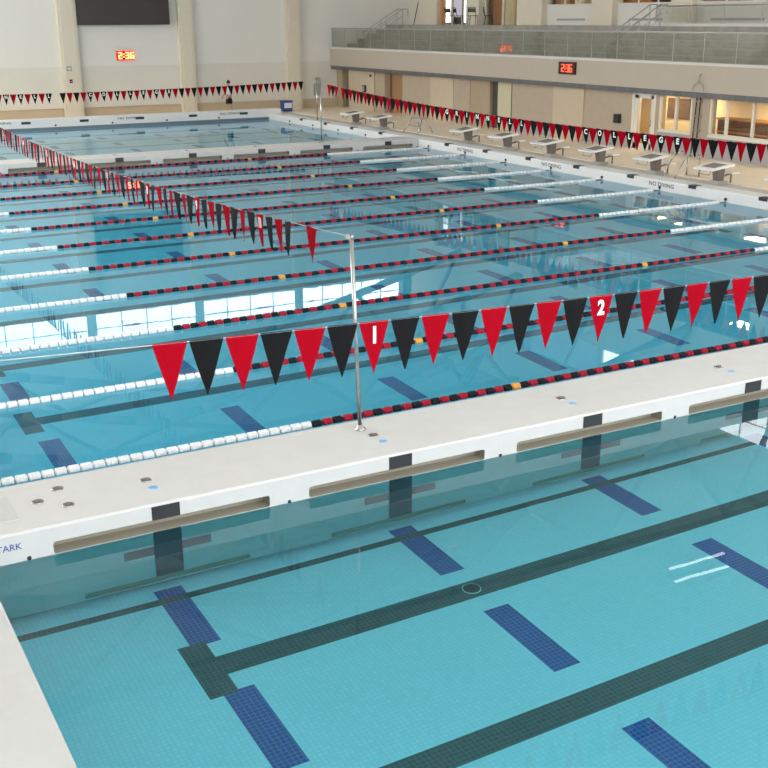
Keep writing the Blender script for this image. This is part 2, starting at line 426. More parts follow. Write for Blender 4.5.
for k in range(11):
    y = Y1+SP*k; root = empty('lane_rope', (.15, y, .012))
    tag(root, 'red and black float '+orders[k], 'lane rope', 'lane ropes between the bulkheads')
    c = MB(); c.tube((-.15, 0, 0), (W-.15, 0, 0), .016, 0, 8); c.build('cable', 'grey_metal', root)
    items = []
    n0 = round(4.57/FS); n1 = round((W-4.57)/FS)
    io = {int(7.81/FS), int((W-7.81)/FS)}
    for i in range(NF):
        x = FS*(i+.5)+.02; xw = x+.15
        if xw < 4.57: col = 'white'
        elif xw > W-4.57: col = 'white'
        elif any(abs(xw-q) <= FS/2 for q in (7.81, W-7.81)): col = 'orange'
        else: col = 'black' if (i-n0) % 2 else 'red'
        u, v, z = screen((xw, y, 0)); vis = -5 < u < 773 and -5 < v < 773
        items.append((0 if vis else 1, z, i, x, col))
    items.sort()
    rest = {}
    for j, (_, z, i, x, col) in enumerate(items):
        if j < 100: inst('float', FM[col], root, (x, 0, 0))
        else: rest.setdefault(col, []).append(x)
    if rest:
        cols = sorted(rest); mm = MB()
        for ci, col in enumerate(cols):
            for x in rest[col]:
                mm.lathe((x-.0675, 0, 0), (1, 0, 0), [(0, .03), (.006, .052), (.129, .052), (.135, .03)], ci, 10)
        o = mm.build('float', ['float_'+c_ for c_ in cols], root); o['kind'] = 'stuff'

# ------------------------------------------------------------------ poles and pennant lines
def pole_mesh(h):
    m = MB(); m.tube((0, 0, 0), (0, 0, h), .024, 0, 14); return m
def make_pole(loc, h, label, lean=0):
    root = empty('flag_pole', loc); root.rotation_euler = (0, lean, 0); tag(root, label, 'pole', 'stainless pennant poles')
    pole_mesh(h).build('shaft', 'steel', root)
    b = MB(); b.lathe((0, 0, 0), (0, 0, 1), [(0, .07), (.015, .07), (.03, .035), (.07, .032)], 0, 16); b.build('base_flange', 'steel', root)
    t = MB(); t.lathe((0, 0, h-.01), (0, 0, 1), [(0, .03), (.03, .032), (.05, .015)], 0, 12); t.tube((0, 0, h-.03), (-.05, -.03, h+.02), .012); t.lathe((-.07, -.03, h+.03), (0, 1, 0), [(-.012, .03), (.012, .03)], 0, 12)
    t.build('pulley', 'dull_steel', root)
    return root
PX1, PX2 = 4.60, 18.85
make_pole((PX1+.04, .917, HB), 2.66-HB, 'slender steel pole standing on the near bulkhead, in the middle of the view', -.036)
make_pole((PX2, FB+.917, HB), 2.66-HB, 'slender steel pole standing on the far bulkhead, left of the lane block row')
make_pole((PX2, .917, HB), 2.66-HB, 'steel pole on the near bulkhead towards the starting block side')
make_pole((PX1, FB+.917, HB), 2.66-HB, 'steel pole on the far bulkhead towards the left wall side')
make_pole((-.45, -2.46, HB), 2.5, 'steel pole on the left coping at the end of the near pennants')
make_pole((W+.4, -2.46, HB), 2.5, 'steel pole on the right coping at the end of the near pennants')
make_pole((23.2, 40.7, HB), 2.0, 'steel pole on the right coping at the end of the far pennants')
make_pole((-.45, 40.7, HB), 2.0, 'steel pole on the left coping at the end of the far pennants')

def pennant_mesh(mat, seed):
    rnd = random.Random(seed); m = MB(); n = 7; th = .0022; w, h = .136, .44
    ph = rnd.random()*6; am = .006+.008*rnd.random(); tw = rnd.uniform(-.03, .03)
    def pt(a, t, s):
        hw = w*(1-t)+.003; x = a*hw; return (x, s*th+am*math.sin(ph+t*4+a)*t+tw*a*t*(1-t), -h*t)
    g = [[[pt(a, t/n, s) for a in (-1, 0, 1)] for t in range(n+1)] for s in (-1, 1)]
    for s in (0, 1):
        for t in range(n):
            for a in range(2):
                q = [g[s][t][a], g[s][t][a+1], g[s][t+1][a+1], g[s][t+1][a]]
                m.face(q if s else q[::-1], 0, True)
    for a in (0, 2):
        for t in range(n): m.face([g[0][t][a], g[1][t][a], g[1][t+1][a], g[0][t+1][a]])
    for a in range(2): m.face([g[0][0][a], g[0][0][a+1], g[1][0][a+1], g[1][0][a]])
    m.box((-w, -th*1.6, -.012), (w, th*1.6, .006))
    return m.mesh('pennant', mat)
PM = {c: [pennant_mesh('cloth_'+c, i*3+len(c)) for i in range(4)] for c in ('red', 'black')}
def pennant_line(label, dirv, origin, zf, flags, ends, turn=0, spread=0):
    # dirv: direction unit left->right as read; flags: list (s, colour, letter); ends (s0,s1)
    root = empty('pennant_line', origin); tag(root, label, 'pennant line', 'backstroke pennant lines')
    d = Vector(dirv); nrm = d.cross(Vector((0, 0, 1)))      # points to the reader's side
    zf0 = lambda s: zf(s)-origin[2]
    c = MB(); N = 60; pts = [d*(ends[0]+(ends[1]-ends[0])*i/N)+Vector((0, 0, zf0(ends[0]+(ends[1]-ends[0])*i/N))) for i in range(N+1)]
    c.path(pts, .004, 0, 5); c.build('cord', 'cord_grey', root)
    for i, (s, col, let) in enumerate(flags):
        sl = (zf(s+.1)-zf(s-.1))/.2
        xa = (d+Vector((0, 0, sl))).normalized(); sw = random.uniform(-.06, .06)
        ya = (-nrm+Vector((0, 0, sw))).normalized(); za = xa.cross(ya).normalized(); ya = za.cross(xa)
        mw = Matrix.Rotation(turn+random.uniform(-spread, spread), 4, 'Z') @ Matrix((xa, ya, za)).transposed().to_4x4(); mw.translation = d*s+Vector((0, 0, zf0(s)))
        o = inst('pennant', PM[col][i % 4], root, mw=mw)
        if let:
            hh = .155
            tm = text_mesh(let, 'letter_white', .035, .006)
            q = inst('lettering', tm, o, mw=basis((1, 0, 0), (0, 0, 1), (0, -.012, -.115), hh*1.25, .62 if len(let) > 1 else .85))
    return root
fl = []
for i in range(67):
    s = 3.02+(.30 if i > 6 else .2925)*(i-6); fl.append((s, 'red' if i % 2 == 0 else 'black', str(1+(i-6)//8) if (i-6) % 8 == 0 and i >= 6 else None))
pennant_line('large red and black pennants across the foreground, with a white 1 and 2', (1, 0, 0), (0, -2.46, 0), lambda s: 2.512+.27*((s-11.4)/11.9)**2, fl, (-.41, W+.36))
# left line (runs along Y at X=4.6); read from the left side looking +X : left->right is -Y
fl = []
for j in range(-3, 82):
    y = 3.72+.312*j; n = 10-j//8 if j % 8 == 0 and j >= 0 else None
    fl.append((-y, 'red' if j % 2 == 0 else 'black', str(n) if n and n > 0 else None))
fl.append((-2.08, 'red', None))
zl = lambda s: 2.24+.42*((-s-16)/15.1)**2
pennant_line('red and black numbered pennants receding at upper left, ending with a white 10', (0, -1, 0), (PX1, 0, 0), zl, fl, (-(FB+.877), -.957), -.05, .10)
fl = []
word = {}
for i, ch in enumerate('GRINNELL'): word[2*i] = ch
for i, ch in enumerate('COLLEGE'): word[2*(i+12)] = ch
def yr(n): return 21.74-.3003*n
for n in range(-29, 64):
    if n in (-26,): continue
    fl.append((-yr(n), 'black' if n % 2 == 0 else 'red', word.get(n)))
pennant_line('red and black pennants above the starting blocks, lettered GRINNELL COLLEGE', (0, -1, 0), (PX2, 0, 0), lambda s: 2.17+.45*((-s-16)/15.1)**2, fl, (-(FB+.877), -.957), .28, .2)
fl = []; word = {}
for i, ch in enumerate('GRINNELL'): word[2*(i-4)] = ch
for i, ch in enumerate('COLLEGE'): word[2*(i+6)] = ch
for n in range(-24, 47):
    if n == 7: continue
    fl.append((8.48+.3015*n, 'black' if n % 2 == 0 else 'red', word.get(n)))
pennant_line('small red and black lettered pennants in front of the far end wall', (1, 0, 0), (0, 40.7, 0), lambda s: 2.0+.2*((s-11.4)/11.9)**2, fl, (-.41, 23.16))

# ------------------------------------------------------------------ end wall
YW = 48.6; CZ = 14.0
cols = [(6.55, 7.5), (12.78, 13.72), (18.98, 19.78), (25.12, 25.98)]
WZ0, WZ1 = 10.1, 11.75
piers = [-5.9]+[.5*(a+b) for a, b in ((.55, 1.55),)]+[.5*(a+b) for a, b in cols]+[32.6]
m = MB()
m.box((-6.2, YW, .78), (33.3, YW+.3, 2.76), 1); m.box((-6.2, YW+.0, 2.76), (33.3, YW+.3, 2.80), 2); m.box((-6.2, YW, 2.80), (33.3, YW+.3, WZ0), 0); m.box((-6.2, YW, WZ1), (33.3, YW+.3, CZ), 0)
m.box((-6.2, YW+.06, 0), (33.3, YW+.3, .78), 3)
for x in piers: m.box((x-.22, YW, WZ0), (x+.24, YW+.3, WZ1), 0)
m.box((32.6, YW, WZ0), (33.3, YW+.3, WZ1), 0)
struct('wall_end', m, ['end_wall_white', 'end_wall_low', 'end_wall_low', 'base_tan'])
def window_band(n, y=None, x=None, a=0, b=1, z0=WZ0, z1=WZ1, mat='daylight_pane', step=1.45):
    # strip window between a and b along the wall; x: wall in the YZ plane, y: wall in the XZ plane
    g = MB(); f = MB()
    def bx(mb, s0, s1, za, zb, d0, d1):
        if y is not None: mb.box((s0, y+d0, za), (s1, y+d1, zb))
        else: mb.box((x+d0, s0, za), (x+d1, s1, zb))
    bx(g, a, b, z0, z1, .10, .14)
    k = max(1, round((b-a)/step))
    for i in range(k+1):
        s = a+(b-a)*i/k; bx(f, s-.022, s+.022, z0, z1, .04, .16)
    for z in (z0, (z0+z1)/2, z1): bx(f, a, b, z-.022, z+.022, .05, .15)
    o = struct('window_%d' % n, f, 'grey_metal')
    g.build('pane', mat, o)
    return o
wn = 1
for p, q in zip(piers[:-1], piers[1:]):
    window_band(wn, y=YW, a=p+.24, b=q-.24); wn += 1
for i, (a, b) in enumerate(cols):
    m = MB(); m.box((a, YW-.28, .28), (b, YW+.02, 9.9))
    m.box((a+.12, YW-.31, .28), (b-.12, YW-.27, 9.9))
    o = m.build('column', 'column_beige', None, .015)
    tag(o, ['beige column of the end wall beyond the left picture edge', 'beige end wall column left of the black scoreboard', 'beige end wall column right of the black scoreboard', 'beige end wall column nearest the balcony corner'][i], 'column', 'end wall columns')
sb = empty('scoreboard', (16.1, YW, 4.8)); tag(sb, 'large black rectangular scoreboard high on the end wall', 'scoreboard')
boxpart('screen', (-2.34, -.48, .04), (2.32, -.44, 2.55), 'screen_black', sb); boxpart('casing', (-2.38, -.45, 0), (2.36, -.33, 2.6), 'frame_black', sb)
boxpart('wall_bracket', (-1.5, -.335, .4), (-1.3, -.004, 2.2), 'grey_metal', sb); boxpart('wall_bracket', (1.3, -.335, .4), (1.5, -.004, 2.2), 'grey_metal', sb)

def seg_digits(mb, text, x0, z0, w, h, t, place):
    SEG = {'2': 'abged', '3': 'abgcd', '6': 'afgedc', ':': ':'}
    x = x0
    for ch in text:
        if ch == ':':
            for zz in (.3, .7): mb.box(*place(x, x+t, z0+h*zz-t/2, z0+h*zz+t/2))
            x += t*2.2; continue
        S_ = {'a': (x, x+w, z0+h-t, z0+h), 'd': (x, x+w, z0, z0+t), 'g': (x, x+w, z0+h/2-t/2, z0+h/2+t/2), 'f': (x, x+t, z0+h/2, z0+h), 'b': (x+w-t, x+w, z0+h/2, z0+h), 'e': (x, x+t, z0, z0+h/2), 'c': (x+w-t, x+w, z0, z0+h/2)}
        for s in SEG[ch]: mb.box(*place(*S_[s]))
        x += w+t*1.1
c = empty('digital_clock', (16.1, YW, 3.30)); tag(c, 'small digital clock glowing yellow and red, below the scoreboard', 'clock', 'digital wall clocks')
boxpart('case', (-.44, -.1, -.24), (.44, 0, .24), 'clock_case', c)
m = MB(); seg_digits(m, '2:36', -.36, -.17, .19, .34, .055, lambda a, b, z, zz: ((a, -.13, z), (b, -.10, zz))); m.build('digits', 'digit_yellow', c)
m = MB(); 
for q in ((-.44, .44, -.24, -.215), (-.44, .44, .215, .24), (-.44, -.415, -.24, .24), (.415, .44, -.24, .24)): m.box((q[0], -.115, q[2]), (q[1], -.10, q[3]))
m.build('glowing_rim', 'glow_red', c)

XB = 27.85
c = empty('digital_clock', (XB, 27.0, 3.13)); tag(c, 'small dark digital clock with red digits 2:36 on the balcony front', 'clock', 'digital wall clocks')
boxpart('case', (-.1, -.52, -.24), (0, .52, .24), 'clock_dark', c)
m = MB(); seg_digits(m, '2:36', -.30, -.15, .17, .30, .035, lambda a, b, z, zz: ((-.13, -b, z), (-.10, -a, zz))); m.build('digits', 'digit_red', c)

# small fittings on the end wall
def fitting(name, a, b, mat, label, cat, extra=None):
    o = empty(name, ((a[0]+b[0])/2, (a[1]+b[1])/2, (a[2]+b[2])/2)); tag(o, label, cat); L = o.location
    boxpart('housing', tuple(a[i]-L[i] for i in range(3)), tuple(b[i]-L[i] for i in range(3)), mat, o, .01)
    if extra: boxpart(extra[0], tuple(extra[1][i]-L[i] for i in range(3)), tuple(extra[2][i]-L[i] for i in range(3)), extra[3], o)
    return o
fitting('fire_strobe', (13.0, YW-.36, 2.62), (13.25, YW-.30, 2.84), 'grey_box', 'small grey strobe box higher on the column left of the scoreboard', 'strobe', ('lens', (13.05, YW-.38, 2.68), (13.2, YW-.355, 2.78), 'white_paint'))
fitting('pull_station', (13.1, YW-.36, 2.02), (13.24, YW-.30, 2.2), 'clock_case', 'small dark red alarm box on the column left of the scoreboard', 'alarm', ('handle', (13.13, YW-.375, 2.08), (13.21, YW-.355, 2.11), 'white_paint'))
fitting('intercom_panel', (26.78, YW-.1, .95), (27.1, YW, 1.6), 'grey_box', 'grey box on the end wall right of the last column', 'wall box', ('door', (26.81, YW-.115, .99), (27.07, YW-.095, 1.56), 'grey_metal'))
fitting('horn_speaker', (26.86, YW-.16, 1.78), (27.08, YW, 1.92), 'grey_box', 'small grey horn above the grey wall box', 'speaker', ('mouth', (26.83, YW-.2, 1.76), (27.11, YW-.15, 1.94), 'grey_metal'))
b = empty('storage_bin', (24.3, 46.85, .285)); tag(b, 'blue bin with a white panel standing at the far right pool corner', 'bin')
boxpart('body', (-.27, -.22, 0), (.27, .22, .5), 'bin_blue', b, .02); boxpart('lid', (-.29, -.24, .5), (.29, .24, .58), 'bin_blue', b, .02); boxpart('panel', (-.22, -.235, .19), (.22, -.215, .46), 'bin_white', b)

# ------------------------------------------------------------------ balcony
Y0B = 9.0
m = MB(); m.box((XB, Y0B, 2.56), (XB+.2, YW, 3.46), 0); m.box((XB-.03, Y0B, 3.46), (XB+.24, YW, 3.55), 1); m.box((XB+.03, Y0B, 2.37), (XB+.2, YW, 2.56), 2)
m.box((XB+.2, Y0B, 2.42), (33.2, YW, 2.62), 0)
for y in range(10, 48, 2): m.box((XB-.001, y-.006, 2.56), (XB+.01, y+.006, 3.46), 2) if False else None
struct('wall_balcony', m, ['balcony_face', 'balcony_cap', 'band_grey'])
bl = MB(); st = MB(); nst = 5; xs0 = XB+1.1
bl.box((XB+.2, Y0B, 2.62), (xs0, YW, 3.42))
for i in range(nst):
    xa = xs0+i*.62; bl.box((xa, Y0B, 2.62), (33.2, YW, 3.42+.26*(i+1)-.0)) if i == nst-1 else bl.box((xa, Y0B, 2.62), (xa+.62, YW, 3.42+.26*(i+1)))
    st.box((xa+.05, Y0B, 3.42+.26*(i+1)), (xa+.33, YW, 3.42+.26*(i+1)+.05)) if i < nst-1 else None
bo = tag(bl.build('bleacher', 'bleacher'), kind='structure'); bo.name = 'floor_bleacher'
st.build('bench_tread', 'bleacher_seat', bo)

def glass_rail(x, y0, y1, z0, z1, step, label, skip=()):
    root = empty('glass_railing', (x, y0, z0)); tag(root, label, 'railing', 'glass railings of the gallery')
    n = round((y1-y0)/step); h = z1-z0; s = (y1-y0)/n
    t = MB(); t.tube((0, 0, h), (0, y1-y0, h), .028, 0, 10); t.build('handrail', 'grey_metal', root)
    g = MB(); g.box((-.006, .02, .04), (.006, s-.02, h-.05)); gm = g.mesh('glass_panel', 'rail_glass')
    p = MB(); p.box((-.012, -.012, 0), (.012, .012, h)); pm = p.mesh('post', 'grey_metal')
    for i in range(n+1):
        inst('post', pm, root, (0, i*s, 0))
        if i < n: inst('glass_panel', gm, root, (0, i*s, 0))
    return root
glass_rail(XB+.1, Y0B, YW-.1, 3.55, 4.55, 1.5, 'long glass railing with metal handrail along the balcony front')
UF = 3.42+.26*nst   # upper floor ~4.72
m = MB(); m.box((31.5, Y0B, UF-.0), (33.0, 26.3, UF+.10)); struct('floor_platform', m, 'balcony_cap')
glass_rail(31.55, Y0B+.3, 26.2, UF+.1, 5.48, 1.95, 'short glass railing on the raised white ledge at upper right')

# stair handrails on the bleachers
def stair_rail(y, label, w=.6):
    root = empty('stair_handrail', (XB+1.1, y, 3.6)); tag(root, label, 'handrail', 'sloping handrails on the bleachers')
    for k, dy in enumerate((0, w)):
        m = MB(); A = Vector((0, dy, .75)); B = Vector((2.1, dy, 1.95))
        m.path([Vector((0, dy, -.1)), A, B, B+Vector((.35, 0, 0)), B+Vector((.35, 0, -.35))], .022, 0, 8)
        m.tube((1.05, dy, .25), (1.05, dy, 1.35), .02); m.tube((2.1, dy, .9), (2.1, dy, 1.95), .02)
        m.tube((0, dy, .4), (2.1, dy, 1.6), .016)
        m.build('rail', 'grey_metal', root)
stair_rail(25.4, 'sloping metal handrails on the bleacher stairs at upper right')
stair_rail(46.0, 'sloping metal handrails on the bleacher stairs at the far end')

# ------------------------------------------------------------------ gallery back wall (X = 33)
XG = 33.0
m = MB()
m.box((XG, Y0B-22, 7.6), (XG+.3, YW, WZ0), 0); m.box((XG, Y0B-22, WZ1), (XG+.3, YW, CZ), 0)
m.box((XG, Y0B-22, 0), (XG+.3, Y0B, 7.6), 0)
colsG = [(25.4, 26.6), (30.3, 31.75), (35.45, 37.5), (40.9, 42.1), (45.1, 47.2), (20.2, 21.0), (14.6, 15.8), (9.0, 10.2)]
for a, b in colsG[:5]: m.box((XG-.32, a, UF-.05), (XG+.3, b, 7.6), 1)
for a, b in colsG[5:]: m.box((XG-.05, a, UF-.05), (XG+.3, b, 7.6), 1)
for a, b in ((10.2, 14.6), (15.8, 20.2), (21.0, 25.4), (26.6, 30.3), (31.75, 35.45)):
    m.box((XG, a, UF-.05), (XG+.2, b, 5.62), 2); m.box((XG-.06, a, 5.58), (XG+.22, b, 5.66), 2)
    m.box((XG-.015, a+.8, 4.93), (XG+.01, b-.8, 5.02), 3)
m.box((XG, 47.2, UF), (XG+.3, YW, 7.6), 0); m.box((XG, YW-.1-6.1*3+6.1, WZ0), (XG+.3, YW, WZ1), 0)
for y in [YW-.1-6.1*k for k in range(11)]: m.box((XG, y-.2, WZ0), (XG+.3, y+.2, WZ1), 0)
struct('wall_right', m, ['end_wall_low', 'column_beige', 'white_paint', 'grey_box'])
ys = [YW-.1-6.1*k for k in range(11)]
for k in range(10):
    if ys[k] > 36: continue
    window_band(wn, x=XG, a=ys[k+1]+.2, b=ys[k]-.2); wn += 1
# rooms behind the gallery wall
m = MB(); m.box((XG+3.5, Y0B, UF), (XG+3.7, YW, 7.8), 0); m.box((XG, Y0B, UF-.3), (XG+3.7, YW, UF-.02), 1); m.box((XG+.3, Y0B, 7.6), (XG+3.7, YW, 7.8), 0)
for y in (9.0, 21.0, 31.0, 36.5, YW): m.box((XG+.3, y-.08, UF), (XG+3.5, y+.08, 7.6), 0)
struct('wall_gallery_rooms', m, ['room_dark', 'room_floor'])
m = MB()
for y in (17.5, 23.0, 28.3, 33.5, 39): m.box((XG+1.5, y-.5, 7.50), (XG+2.1, y+.5, 7.58))
cl = struct('ceiling_gallery_lamps', m, 'lamp_warm')
# glazed front of the gallery rooms: frame + clear panes, warm panels behind
k = 0
for a, b in ((15.8, 20.2), (21.0, 25.4), (26.6, 30.3), (31.75, 35.45)):
    f = MB(); n = 3
    for i in range(n+1): s = a+(b-a)*i/n; f.box((XG+.08, s-.03, 5.66), (XG+.14, s+.03, 7.6))
    o = struct('window_%d' % wn, f, 'frame_white'); wn += 1
    g = MB(); g.box((XG+.10, a, 5.66), (XG+.11, b, 7.6)); g.build('pane', 'window_glass', o)
# wooden cupboards seen through those windows
for (y, w, mat, lb) in ((33.9, 1.1, 'orange_wood', 'lit orange cabinet behind the gallery window, second pane group from the daylit doorway'), (32.6, .7, 'room_warm', 'pale cabinet behind the gallery window beside the orange one'), (29.0, 1.0, 'orange_wood', 'orange cabinet behind the gallery window above the stair handrail')):
    o = empty('cabinet', (XG+1.0, y+1.3, UF)); tag(o, lb, 'cabinet', 'cabinets in the rooms behind the gallery')
    boxpart('carcass', (-.3, -w/2, 0), (.5, w/2, 2.3), mat, o, .01); boxpart('door', (-.33, -w/2+.05, .1), (-.30, -.01, 2.2), mat, o); boxpart('door', (-.33, .01, .1), (-.30, w/2-.05, 2.2), mat, o)

# daylit doorway at the far end of the gallery
f = MB()
for y in (42.1, 43.1, 44.1, 45.1): f.box((XG+.05, y-.04, UF-.02), (XG+.15, y+.04, 7.6))
f.box((XG+.05, 42.1, 6.6), (XG+.15, 45.1, 6.7))
o = struct('door_1', f, 'frame_white'); g = MB(); g.box((XG+.09, 42.1, UF), (XG+.10, 45.1, 7.6)); g.build('pane', 'window_glass', o)
m = MB(); m.box((XG+.9, 43.7, UF+.1), (XG+.94, 44.2, 7.4)); m.box((XG+.9, 45.6, UF+.1), (XG+.94, 46.2, 7.4)); m.box((XG+.91, 44.3, UF+.4), (XG+.95, 45.5, 7.4), 1)
o = struct('window_%d' % wn, m, ['bright_daylight', 'door_daylight']); wn += 1
f = MB(); f.box((XG+.05, 37.5, UF), (XG+.15, 37.62, 7.6)); f.box((XG+.05, 40.78, UF), (XG+.15, 40.9, 7.6)); f.box((XG+.05, 39.15, UF), (XG+.15, 39.25, 7.6))
o = struct('door_2', f, 'frame_white'); g = MB(); g.box((XG+.09, 37.6, UF), (XG+.10, 40.8, 7.6)); g.build('pane', 'window_glass', o)
for (y, w, mat, lb) in ((41.3, .9, 'orange_wood', 'orange wooden panel cabinet behind the glass door of the gallery'), (39.6, 1.2, 'room_warm', 'pale pink lit cabinet behind the glass door of the gallery')):
    o = empty('cabinet', (XG+.9, y, UF)); tag(o, lb, 'cabinet', 'cabinets in the rooms behind the gallery')
    boxpart('carcass', (-.25, -w/2, 0), (.25, w/2, 2.1), mat, o, .01); boxpart('door', (-.28, -w/2+.04, .08), (-.25, w/2-.04, 2.0), mat, o)

def stacked_chair(loc, rz, label):
    o = empty('folding_chair', loc, rz); tag(o, label, 'chair', 'black framed chairs on the gallery landing')
    for sx in (-1, 1):
        for sy in (-1, 1): m = MB(); m.tube((sx*.22, sy*.22, 0), (sx*.18, sy*.16, .45), .016, 0, 7); m.build('leg', 'frame_black', o)
    m = MB(); m.box((-.22, -.21, .44), (.22, .21, .47)); m.build('seat', 'frame_black', o, .01)
    m = MB(); m.path([(-.2, .2, .45), (-.2, .27, .86), (.2, .27, .86), (.2, .2, .45)], .016, 0, 7); m.box((-.19, .245, .62), (.19, .27, .82)); m.build('backrest', 'frame_black', o)
stacked_chair((32.2, 42.9, UF), 1.9, 'black chair in front of the daylit doorway of the gallery')
stacked_chair((32.3, 42.2, UF), .6, 'black chair beside the daylit doorway of the gallery, nearer the column')
stacked_chair((32.0, 40.4, UF), 2.3, 'black framed chair on the gallery landing, left of the pair before the glass door')
stacked_chair((32.1, 39.1, UF), .9, 'black framed chair on the gallery landing, right of the pair before the glass door')

o = empty('window_pole', (32.75, 46.9, UF)); tag(o, 'tall thin dark pole leaning on the gallery wall left of the beige column', 'pole')
m = MB(); m.tube((-.25, .35, 0), (.2, -.1, 2.9), .022, 0, 8); m.build('shaft', 'frame_black', o)
m = MB(); m.tube((-.26, .36, 0), (-.25, .35, .06), .032, 0, 8); m.build('rubber_foot', 'grey_box', o)
m = MB(); m.box((XG-.06, 44.95, UF), (XG+.1, 45.12, 7.6)); m.box((XG-.06, 42.05, UF), (XG+.1, 42.2, 7.6)); struct('trim_1', m, 'orange_wood')

# ------------------------------------------------------------------ wall below the balcony (X = 28.2)
XR = 28.25; zt = 2.44
m = MB(); D = .35
names = ['panel_tan', 'panel_light', 'panel_dark', 'recess_brown', 'door_green', 'door_dark', 'wainscot_grey', 'frame_white']
def seg(ya, yb, mi, dx=0, z0=.29, z1=zt): m.box((XR+dx, min(ya, yb), z0), (XR+D+dx, max(ya, yb), z1), mi)
seg(48.6, 47.9, 2); seg(44.2, 47.15, 1); seg(43.2, 44.2, 0, .12); 
m.box((XR+.55, 41.0, .29), (XR+.8, 44.6, zt), 3); m.box((XR+.1, 41.05, .29), (XR+.6, 41.15, zt), 2)
seg(38.3, 41.1, 0); seg(36.2, 38.3, 1, -.03); seg(34.8, 36.2, 0); seg(33.2, 34.8, 2, .04); seg(32.65, 33.2, 5, .2); seg(31.5, 32.65, 4, .1); seg(31.4, 31.5, 5, .02)
seg(28.4, 31.4, 0, .0, .9); seg(28.4, 31.4, 6, .01, .29, .9); seg(26.4, 28.4, 1, -.03); seg(23.5, 26.4, 0, .03, .85); seg(23.5, 26.4, 6, .04, .29, .85)
seg(22.2, 22.32, 7, 0); seg(23.38, 23.5, 7, 0); seg(22.3, 23.4, 7, 0, 2.3, zt)                     # lit doorway frame
seg(22.02, 22.2, 0); seg(20.3, 22.02, 6, 0, .29, 1.02); seg(20.3, 22.02, 7, -.02, 1.02, 1.07); seg(20.3, 22.02, 0, 0, 2.36, zt)
seg(19.45, 20.3, 0, 0, .95); seg(19.45, 20.3, 6, .01, .29, .95)
seg(10, 19.45, 6, 0, .29, 1.02); seg(10, 19.45, 7, -.02, 1.02, 1.10); seg(10, 19.45, 0, 0, 2.38, zt)
struct('wall_under_balcony', m, names)
m = MB(); m.box((XR+.5, 46.9, .29), (XR+.7, 48.6, zt), 0); struct('wall_corridor', m, 'door_dark')
# lit rooms
m = MB(); m.box((29.9, 10, .29), (30.1, 25.2, 2.42), 0); m.box((XR+D, 10, .0), (30.1, 25.2, .30), 1)
m.box((XR+D, 25.1, .29), (30.1, 25.2, 2.42), 0); m.box((XR+D, 9.9, .29), (30.1, 10.1, 2.42), 0)
m.box((29.86, 22.95, 1.35), (29.9, 23.3, 2.12), 2); m.box((29.86, 22.1, 1.35), (29.9, 22.75, 2.12), 2)
struct('wall_lit_rooms', m, ['room_warm', 'room_floor', 'room_dark'])
o = empty('counter', (29.6, 18.6, .30)); tag(o, 'dark brown counter seen inside the wide lit window under the balcony', 'counter')
boxpart('body', (-.25, -2.6, 0), (.28, 1.5, 1.25), 'room_dark', o); boxpart('worktop', (-.3, -2.65, 1.25), (.28, 1.55, 1.31), 'orange_wood', o)
boxpart('shelf', (-.28, -2.6, .8), (-.25, 1.5, .86), 'orange_wood', o)
m = MB()
for y in (11.5, 14.5, 17.5, 21.0, 23.0): m.box((28.9, y-.45, 2.385), (29.5, y+.45, 2.41))
struct('ceiling_room_lamps', m, 'lamp_warm')
def front_window(a, b, z0, z1, muls, extra=None):
    global wn
    f = MB()
    for s in [a, b]+muls: f.box((XR+.02, s-.045, z0), (XR+.12, s+.045, z1))
    for z in (z0, z1): f.box((XR+.02, a-.045, z-.04), (XR+.12, b+.045, z+.04))
    if extra: extra(f)
    o = struct('window_%d' % wn, f, 'frame_white'); wn += 1
    g = MB(); g.box((XR+.06, a, z0), (XR+.068, b, z1)); g.build('pane', 'window_glass', o)
front_window(20.35, 22.0, 1.08, 2.34, [21.15])
front_window(15.2, 19.4, 1.12, 2.36, [18.65, 17.45, 16.3])
front_window(10.2, 15.1, 1.12, 2.36, [11.5, 13.0])
f = MB(); f.box((XR+.03, 22.32, .29), (XR+.1, 22.48, 2.28)); f.box((XR+.03, 23.2, .29), (XR+.1, 23.38, 2.28)); f.box((XR+.03, 22.32, 2.16), (XR+.1, 23.38, 2.3)); f.box((XR+.03, 22.32, .29), (XR+.1, 23.38, .5))
o = struct('door_3', f, 'white_paint'); g = MB(); g.box((XR+.05, 22.48, .5), (XR+.06, 23.2, 2.16)); g.build('pane', 'window_glass', o); hh = MB(); hh.tube((XR-.02, 22.4, 1.15), (XR-.02, 22.4, 1.4), .015); hh.build('door_handle', 'steel', o)

fitting('wall_speaker', (XR-.12, 24.12, 1.16), (XR+.04, 24.42, 1.5), 'frame_black', 'black box mounted on the tan wall left of the lit doorway', 'wall box', ('grille', (XR-.13, 24.16, 1.2), (XR-.115, 24.38, 1.46), 'frame_black'))
fitting('phone_box', (XR-.10, 45.05, 1.25), (XR, 45.35, 1.62), 'frame_black', 'small dark box on the wall near the far corner doorway', 'wall box', ('cover', (XR-.11, 45.09, 1.3), (XR-.095, 45.31, 1.57), 'grey_box'))
fitting('exit_sensor', (XR-.06, 44.45, 2.08), (XR, 44.6, 2.2), 'clock_case', 'tiny dark red sensor high on the wall near the brown recess', 'sensor', ('lens', (XR-.07, 44.49, 2.12), (XR-.055, 44.56, 2.17), 'frame_black'))
